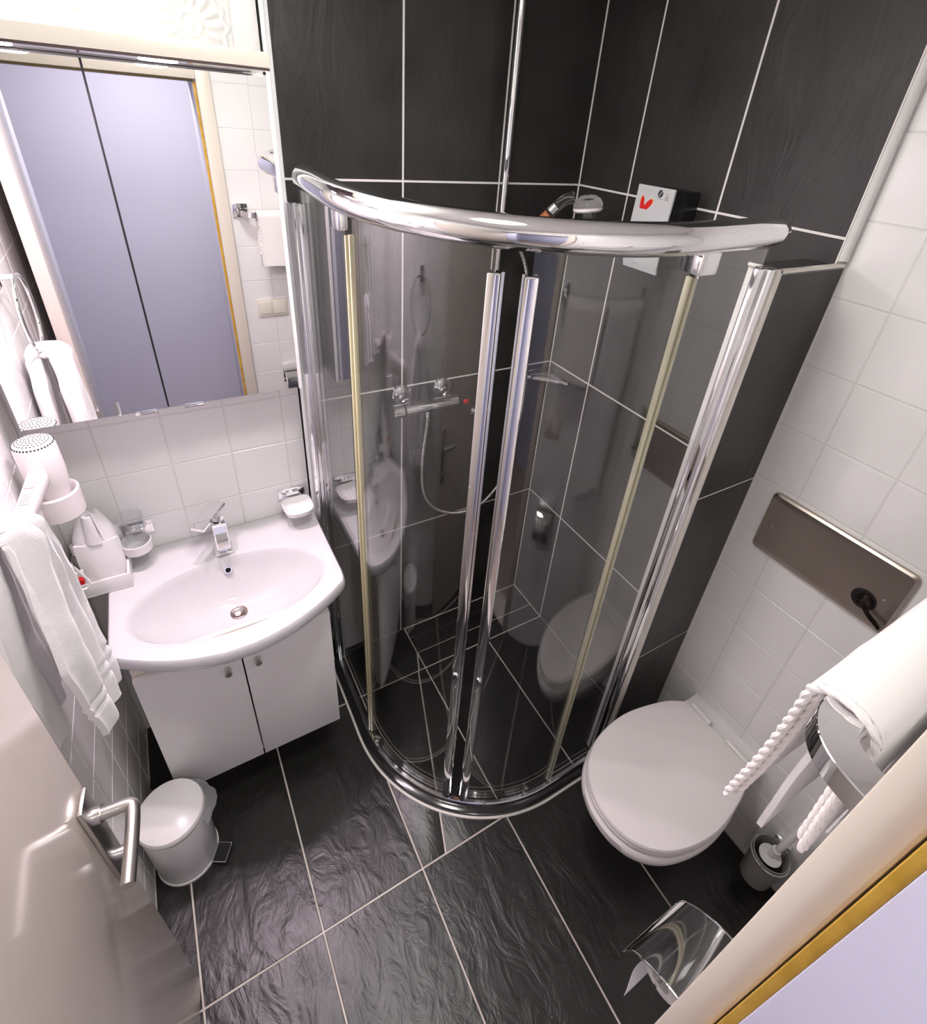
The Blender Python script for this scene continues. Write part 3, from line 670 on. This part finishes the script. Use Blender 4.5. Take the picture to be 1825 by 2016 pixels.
# hair dryer and holder
hh = thing('dryer_holder', 'white wall-mounted ring holder for the hair dryer', 'dryer holder', (-1.56, -.13, 1.1))
HO = (-1.532, -.140, 0)
lathe('holder_ring', [(.040, 1.095), (.049, 1.100), (.050, 1.160), (.046, 1.164), (.043, 1.160), (.036, 1.100), (.040, 1.095)], M_PLASTP, hh, o=HO)
box('wall_bracket', (XL+.0005, -1.552, -.255, -.150, 1.115, 1.175), M_PLASTP, hh, bev=.008)
hg = thing('hair_dryer', 'white hair dryer resting nozzle down in its wall holder', 'hair dryer', (-1.532, -.14, 1.11))
lathe('barrel', [(.030, 1.112), (.032, 1.150), (.038, 1.190), (.040, 1.220), (.039, 1.280), (.0375, 1.285)], M_PLASTP, hg, o=HO, n=40)
cap = lathe('air_grille', [(.0382, 1.280), (.0378, 1.288), (.034, 1.294), (.022, 1.2985), (.0, 1.300)], M_PLASTP, hg, o=HO, n=40)
pp = []
for r, n in ((.006, 6), (.012, 11), (.018, 16), (.024, 22), (.030, 28)):
    for k in range(n):
        t = 2*PI*k/n; z = (1.300-.0015*r/.022 if r < .022 else 1.2985-.0045*(r-.022)/.012)-.0001; c = Vector((HO[0]+r*math.cos(t), HO[1]+r*math.sin(t), z))
        pp.append(g_lathe([(.0017, 0), (.0017, .0007)], c, (math.cos(t)*r*8, math.sin(t)*r*8, 1), 6))
for k in range(36):
    t = 2*PI*k/36; c = Vector((HO[0]+.0365*math.cos(t), HO[1]+.0365*math.sin(t), 1.2893)); pp.append(g_lathe([(.0022, 0), (.0022, .0009)], c, (math.cos(t), math.sin(t), .9), 6))
link('vent_holes', raw(*join(pp)), M_HOLE, cap, kind='stuff')
ga, gb = Vector((-1.535, -.165, 1.225)), Vector((-1.566, -.335, 1.196))
hsx = [(-.015, -.012), (-.012, -.016), (.012, -.016), (.015, -.012), (.015, .012), (.012, .016), (-.012, .016), (-.015, .012)]
ho = sweep('handle', [ga, ga.lerp(gb, .3), ga.lerp(gb, .7), gb], hsx, M_PLASTP, hg, scale=[1.15, 1.05, 1., .9])
gd = (gb-ga).normalized(); gs = gd.cross(Vector((0, 0, 1))).normalized(); gn = gs.cross(gd)
def hbox(name, s0, s1, w, h, m):
    c = ga+gd*((s0+s1)/2); V = [c+gd*a*(s1-s0)/2+gs*b*w/2+gn*(.0150+e) for e in (0, h) for a, b in ((-1, -1), (1, -1), (1, 1), (-1, 1))]
    me = raw(V, [(0, 1, 2, 3), (4, 5, 6, 7), (0, 1, 5, 4), (1, 2, 6, 5), (2, 3, 7, 6), (3, 0, 4, 7)]); link(name, me, m, ho)
hbox('switch_frame', .040, .066, .024, .0022, M_PLAST); hbox('rocker_switch', .043, .063, .018, .0042, M_GREYPR if False else mat('rocker_taupe', (.42, .35, .35), .4))
for k in range(5): hbox('vent_slot', .078+.007*k, .081+.007*k, .016, .0018, M_GREYPR)
hbox('rating_label', .116, .134, .018, .0018, M_PLAST)
tube('power_cord', spline([gb, gb+Vector((-.004, -.03, -.015)), (-1.566, -.30, 1.08), (-1.560, -.16, .965), (-1.541, -.14, .890), (-1.536, -.140, .868), (-1.545, -.142, .853), (-1.560, -.150, .862), (-1.578, -.165, .90)], 10), .0032, M_PLAST, hg, n=8)

# towel ring + hand towel on the left wall
tg = thing('towel_ring', 'chrome towel ring on the white tiled left wall', 'towel ring', (-1.57, -.51, 1.53))
box('wall_mount', (XL+.0005, -1.572, -.53, -.49, 1.50, 1.555), M_CHROME, tg, bev=.004)
tube('mount_arm', [(-1.572, -.51, 1.53), (-1.535, -.51, 1.53)], .008, M_CHROME, tg)
tube('ring', [(-1.537-.02*math.cos(2*PI*k/48)*0, -.51+.098*math.sin(2*PI*k/48), 1.435+.098*math.cos(2*PI*k/48)) for k in range(48)], .0048, M_CHROME, tg, closed=True)
def ring_towel(u, v):
    # u along the length: front hem .. over the ring .. back hem ; v across
    s = (u-.5)*2; w = v*2-1
    d = abs(s); drop = .50 if s < 0 else .45
    top = 1.352
    if d < .09: th_ = s/.09*PI/2; z = top-.030*(1-math.cos(th_)); xo = -.030*math.sin(th_)
    else: z = top-.030-(drop-.03)*(d-.09)/.91; xo = .030*(1 if s < 0 else -1)*(1+.35*(d-.09))
    k = min(1, (d-.0)/.55)
    half = .022+.098*k**1.05
    y = -.505+half*w+.012*math.sin(2.2*w+3*d)*k
    y += -.02*(d)*w
    fold = (.010+.012*(1-k))*math.cos(3.3*PI*w+.8*d)+.006*fbm(w*2+3, d*4, s)
    z += .010*math.sin(2*w+1.0)*d - .030*w*w*max(0, 1-d/.25) - .03*w*d*.6*(1 if s < 0 else -1)
    if s < 0:
        if abs(d-.86) < .012 or abs(d-.80) < .012: xo -= .004
    x = -1.528+xo+fold*(1 if s < 0 else .7)
    return Vector((max(x, -1.583), y, z))
cloth('hand_towel', ring_towel, 110, 40, .011, M_TERRY, label='white terry hand towel hanging through the chrome ring on the left wall', cat='towel')

# pedal bin
pb = thing('pedal_bin', 'white pedal bin with domed lid beside the vanity cabinet', 'waste bin', (-1.497, -.455, 0))
BO = (-1.497, -.457, 0)
lathe('bin_body', [(.0, .002), (.078, .002), (.081, .006), (.0845, .236), (.082, .236), (.078, .012), (0, .012)], M_LACQ, pb, o=BO, n=48)
lathe('plinth_ring', [(.082, .0), (.0835, .002), (.0835, .012), (.081, .014)], M_PLAST, pb, o=BO, n=48)
lathe('lid', [(.0845, .243), (.0865, .246), (.0865, .257), (.083, .265), (.05, .274), (0, .277)], M_LACQ, pb, o=BO, n=48)
def liner(u, v):
    t = math.radians(-35+105*u); r = .0835+.014*v+.006*fbm(u*9, v*3)*v+.016*v*max(0, math.sin(PI*u)); return Vector((BO[0]+r*math.cos(t), BO[1]+r*math.sin(t), .252-.040*v+.010*math.sin(9*u)*v))
cloth('bin_liner', liner, 30, 8, .0012, M_BAG, pb)
pd = Vector((.86, -.50, 0)).normalized(); ps = Vector((-pd.y, pd.x, 0))
def rbox(name, d0, d1, w, z0, z1, m, parent):
    o = Vector(BO); V = [o+pd*d+ps*s*w/2+Vector((0, 0, z)) for z in (z0, z1) for d, s in ((d0, -1), (d1, -1), (d1, 1), (d0, 1))]
    me = raw(V, [(0, 1, 2, 3), (4, 5, 6, 7), (0, 1, 5, 4), (1, 2, 6, 5), (2, 3, 7, 6), (3, 0, 4, 7)]); bevel(me, .001, 1); return link(name, me, m, parent)
pe = rbox('pedal', .080, .122, .052, .014, .018, M_CHROME, pb); rbox('rubber_pad', .084, .119, .046, .018, .0205, M_BLACK, pe)

# ------------------------------------------------------------------ toilet
to = thing('toilet', 'white wall-hung toilet with closed cream-white lid', 'toilet', (-.2, -1.075, .1))
YT = -1.075
hw = [(.030, .124), (-.02, .124), (-.05, .127), (-.10, .142), (-.17, .162), (-.24, .174), (-.30, .1745), (-.36, .165), (-.41, .148), (-.45, .122), (-.48, .088), (-.497, .050), (-.5035, .018)]
lidw = [(-.048, .112)]+hw[3:]
def outline(h, n=8):
    a = [(x, YT+w, 0) for x, w in h]; b = [(x, YT-w, 0) for x, w in reversed(h)]
    s = spline(a+b, n); return [(p.x, p.y) for p in s]
def scaled(o, cx, kx, ky, z, dx=0): return [Vector((cx+(x-cx)*kx+dx, YT+(y-YT)*ky, z)) for x, y in o]
bo_ = outline(hw)
RX = .030
br = [scaled(bo_, RX, 1.0, 1.0, .398), scaled(bo_, RX, 1.012, 1.02, .390), scaled(bo_, RX, 1.012, 1.02, .368), scaled(bo_, RX, .985, .985, .335), scaled(bo_, RX, .90, .90, .28), scaled(bo_, RX, .76, .78, .215), scaled(bo_, RX, .60, .66, .15), scaled(bo_, RX, .47, .56, .105), scaled(bo_, RX, .40, .50, .095)]
bowl = link('bowl', raw(*g_rings(br), 'bowl'), M_TOILET, to, smooth=True)
lo_ = outline(lidw)
link('seat', raw(*g_rings([scaled(lo_, -.25, .985, .985, .399), scaled(lo_, -.25, 1.0, 1.0, .403), scaled(lo_, -.25, 1.0, 1.0, .413), scaled(lo_, -.25, .985, .985, .416)]), 'seat'), M_LID, to, smooth=True)
link('lid', raw(*g_rings([scaled(lo_, -.25, .98, .98, .4165), scaled(lo_, -.25, .998, .998, .419), scaled(lo_, -.25, 1.0, 1.0, .426), scaled(lo_, -.25, .985, .98, .432), scaled(lo_, -.25, .90, .89, .4345), scaled(lo_, -.25, .6, .6, .437), scaled(lo_, -.25, .2, .2, .438)]), 'lid'), M_LID, to, smooth=True)
for s in (-1, 1): cyl('hinge', (-.030, YT+s*.03, .412), (-.030, YT+s*.10, .412), .011, M_LID, to, n=16)
# flush plate
fpz = thing('flush_plate', 'brushed bronze rectangular flush plate with dark lever on the tiled wall', 'flush plate', (.02, -1.077, 1.11))
def frame_ring(off, x):
    y0, y1, z0, z1, r = -1.243+off, -.911-off, 1.026+off, 1.203-off, .012
    P_ = []
    for cy, cz, a0 in ((y1-r, z1-r, 0), (y0+r, z1-r, 90), (y0+r, z0+r, 180), (y1-r, z0+r, 270)):
        for k in range(6): t = math.radians(a0+18*k); P_.append(Vector((x, cy+r*math.cos(t), cz+r*math.sin(t))))
    return P_
plate = link('plate', raw(*g_rings([frame_ring(0, XR-.0005), frame_ring(0, .021), frame_ring(.005, .0165), frame_ring(.014, .0185)]), 'plate'), M_STEEL, fpz, smooth=True)
for y in (-.937, -1.211): lathe('screw', [(.0, .0), (.0045, .0), (.0035, .002), (0, .0025)], M_CHROME_B, plate, o=(.0187, y, 1.108), axis=(-1, 0, 0))
lathe('lever_cup', [(.024, .0), (.026, .0012), (.022, .002), (0, .002)], M_HOLE, plate, o=(.0187, -1.180, 1.083), axis=(-1, 0, 0))
lathe('lever_hub', [(.017, .0), (.016, .012), (.010, .020), (0, .022)], M_DARKM, plate, o=(.0180, -1.184, 1.084), axis=(-1, 0, 0))
sweep('flush_lever', spline([(.006, -1.190, 1.076), (.002, -1.205, 1.066), (.001, -1.226, 1.057), (-.004, -1.236, 1.056)], 4), rect(.010, .004), M_DARKM, plate, up=(1, 0, 0))
# toilet brush
bh = thing('brush_holder', 'smoky grey toilet brush cup on a chrome wall bracket', 'brush holder', (-.035, -1.337, .1))
BC = (-.035, -1.337, 0)
lathe('cup', [(.0, .070), (.036, .070), (.042, .076), (.048, .208), (.049, .214), (.0465, .214), (.045, .208), (.039, .080), (0, .078)], M_SMOKE, bh, o=BC, n=40)
box('wall_bracket', (.012, XR-.0005, -1.360, -1.314, .195, .225), M_CHROME, bh, bev=.003)
tube('bracket_arm', [(.014, -1.337, .210), (-.012+.026, -1.337, .210)], .006, M_CHROME, bh)
tube('bracket_ring', [(BC[0]+.0505*math.cos(2*PI*k/40), BC[1]+.0505*math.sin(2*PI*k/40), .203) for k in range(40)], .0025, M_CHROME, bh, n=8, closed=True)
tb = thing('toilet_brush', 'white handled toilet brush standing in the smoky cup', 'toilet brush', (-.035, -1.337, .12))
cyl('brush_handle', (-.034, -1.338, .175), (-.030, -1.352, .400), .0075, M_PLAST, tb, r1=.0105)
lathe('splash_disc', [(.0, .0), (.030, .002), (.030, .004), (.010, .008), (.009, .030)], M_PLAST, tb, o=(-.035, -1.337, .198), n=28)
lathe('bristles', [(.012, .09), (.030, .10), (.030, .165), (.012, .175)], M_BLACK, tb, o=BC, n=24)
lathe('handle_collar', [(.0125, .0), (.0125, .006), (.008, .008)], M_PLAST, tb, o=(-.0335, -1.340, .236), axis=(.004, -.014, .2))

# towel bar on the front wall, towels
tw = thing('towel_bar', 'curved flat chrome towel bar on the front wall beside the door frame', 'towel bar', (-.5, -1.40, 1.53))
box('wall_plate', (-.877, -.814, YF+.0005, YF+.012, 1.512, 1.568), M_CHROME, tw, bev=.003)
box('wall_plate', (-.215, -.152, YF+.0005, YF+.012, 1.512, 1.568), M_CHROME, tw, bev=.003)
bp_ = spline([(-.8415, YF+.010, 1.536), (-.8400, -1.410, 1.535), (-.832, -1.388, 1.533), (-.815, -1.373, 1.531), (-.785, -1.3675, 1.529), (-.70, -1.368, 1.528), (-.52, -1.368, 1.528), (-.33, -1.368, 1.528), (-.25, -1.3685, 1.528), (-.218, -1.374, 1.530), (-.198, -1.387, 1.533), (-.188, -1.408, 1.535), (-.187, YF+.010, 1.536)], 8)
link('bar', raw(*g_sweep(bp_, [(-.016, -.011), (-.015, -.012), (.015, -.012), (.016, -.011), (.016, .011), (.015, .012), (-.015, .012), (-.016, .011)])), M_CHROME, tw, smooth=True)
def drape(x0, x1, front, back, th, yb=-1.368, zt=1.5435, seed=0., curl=0.):
    def f(u, v):
        R = .023+th; s = u*(front+back+PI*R)-front
        x = x0+(x1-x0)*v
        if s < 0: y, z = yb+R+.010*(-s/front)+.004*fbm(x*9+seed, s*5), zt-R+R*.35+s
        elif s > PI*R: d = s-PI*R; y, z = yb-R-.006*d/back+.003*fbm(x*9+seed+5, d*5), zt-R+R*.35-d
        else: t = s/R; y, z = yb+R*math.cos(t), zt-R+R*.35+R*math.sin(t)*.75
        if s < 0: y += curl*math.sin(PI*min(1, -s/front))*math.cos(9*v)*.004; z += .006*math.sin(5*v+seed)*(-s/front)
        x += .004*fbm(s*8+seed, v*2)*(1-2*v if False else 1)
        return Vector((x, min(max(y, YF+.006), -1.20), z))
    return f
ht = thing('bath_towel', 'folded white towel with rope-twist hem at the end of the chrome bar', 'towel', (-.64, -1.36, 1.3))
f1 = drape(-.783, -.505, .212, .175, .006, seed=1.)
cloth('outer_layer', f1, 70, 24, .007, M_WAFFLE, ht)
f2 = drape(-.780, -.515, .205, .170, .000, seed=1.)
cloth('inner_layer', f2, 70, 24, .006, M_WAFFLE, ht)
for off, dx, up in ((.006, -.001, 0), (.0, .001, 1)):
    f = f1 if not up else f2
    pts = [f(k/240, 0.0)+Vector((-.002+dx, 0, 0)) for k in range(241)]
    V, F = [], []
    for ph in (0, PI):
        pth = []
        for k, p in enumerate(pts):
            n_ = Vector((0, 0, 1)); a = k*.42+ph; pth.append(p+Vector((.0016*math.cos(a), .0016*math.sin(a), .0008*math.sin(a))))
        v, ff = g_tube(pth, .0031, 8); o_ = len(V); V += v; F += [tuple(i+o_ for i in q) for q in ff]
    link('rope_hem', raw(V, F), M_WAFFLE, ht, smooth=True)
fl2 = drape(-.490, -.235, .62, .50, .003, seed=4., curl=1.)
cloth('long_bath_towel', fl2, 110, 24, .010, M_TERRY, label='long white terry bath towel on the far end of the chrome bar', cat='towel')

# toilet paper holder below the towels
tp = thing('paper_holder', 'chrome toilet paper holder with a curved cover on the front wall', 'paper holder', (-.67, -1.39, .70))
pr = spline([(0, YF+.003, .785), (0, -1.420, .790), (0, -1.385, .778), (0, -1.350, .752), (0, -1.328, .722), (0, -1.320, .690)], 5)
def flap(u, v):
    p = pr[min(int(round(u*(len(pr)-1))), len(pr)-1)]; return Vector((-.748+.140*v, p.y, p.z))
cloth('cover', flap, len(pr)-1, 10, .0025, M_CHROME, tp)
rim = [Vector((-.748, p.y, p.z)) for p in pr]+[Vector((-.608, p.y, p.z)) for p in reversed(pr)]
tube('cover_rim', rim, .0022, M_CHROME, tp, n=8)
box('wall_plate', (-.745, -.611, YF+.0005, YF+.006, .69, .79), M_CHROME, tp, bev=.002)
tube('roll_arm', [(-.614, YF+.004, .70), (-.614, -1.380, .700), (-.735, -1.380, .700)], .0035, M_CHROME, tp, n=8)
pap = thing('toilet_roll', 'toilet roll with a torn sheet hanging under the chrome cover', 'toilet roll', (-.675, -1.385, .66))
lathe('roll', [(.018, .0), (.034, .0), (.034, .096), (.018, .096), (.018, .0)], M_PAPER, pap, o=(-.722, -1.380, .700), axis=(1, 0, 0), n=36)
cloth('loose_sheet', lambda u, v: Vector((-.722+.094*v-.046*u*(1-v)**3, -1.3465+.003*math.sin(5*u)-.010*u*u, .690-.055*u+.040*u*v)), 14, 8, .0006, M_PAPER, pap)

# light switch
sw = thing('light_switch', 'cream double light switch on the tiled front wall', 'light switch', (-.757, YF, 1.096))
box('switch_plate', (-.829, -.687, YF+.0005, YF+.009, 1.052, 1.140), M_CREAMP, sw, bev=.003)
for x0 in (-.818, -.756): box('rocker', (x0, x0+.058, YF+.009, YF+.014, 1.066, 1.127), M_CREAMP, sw, bev=.002)
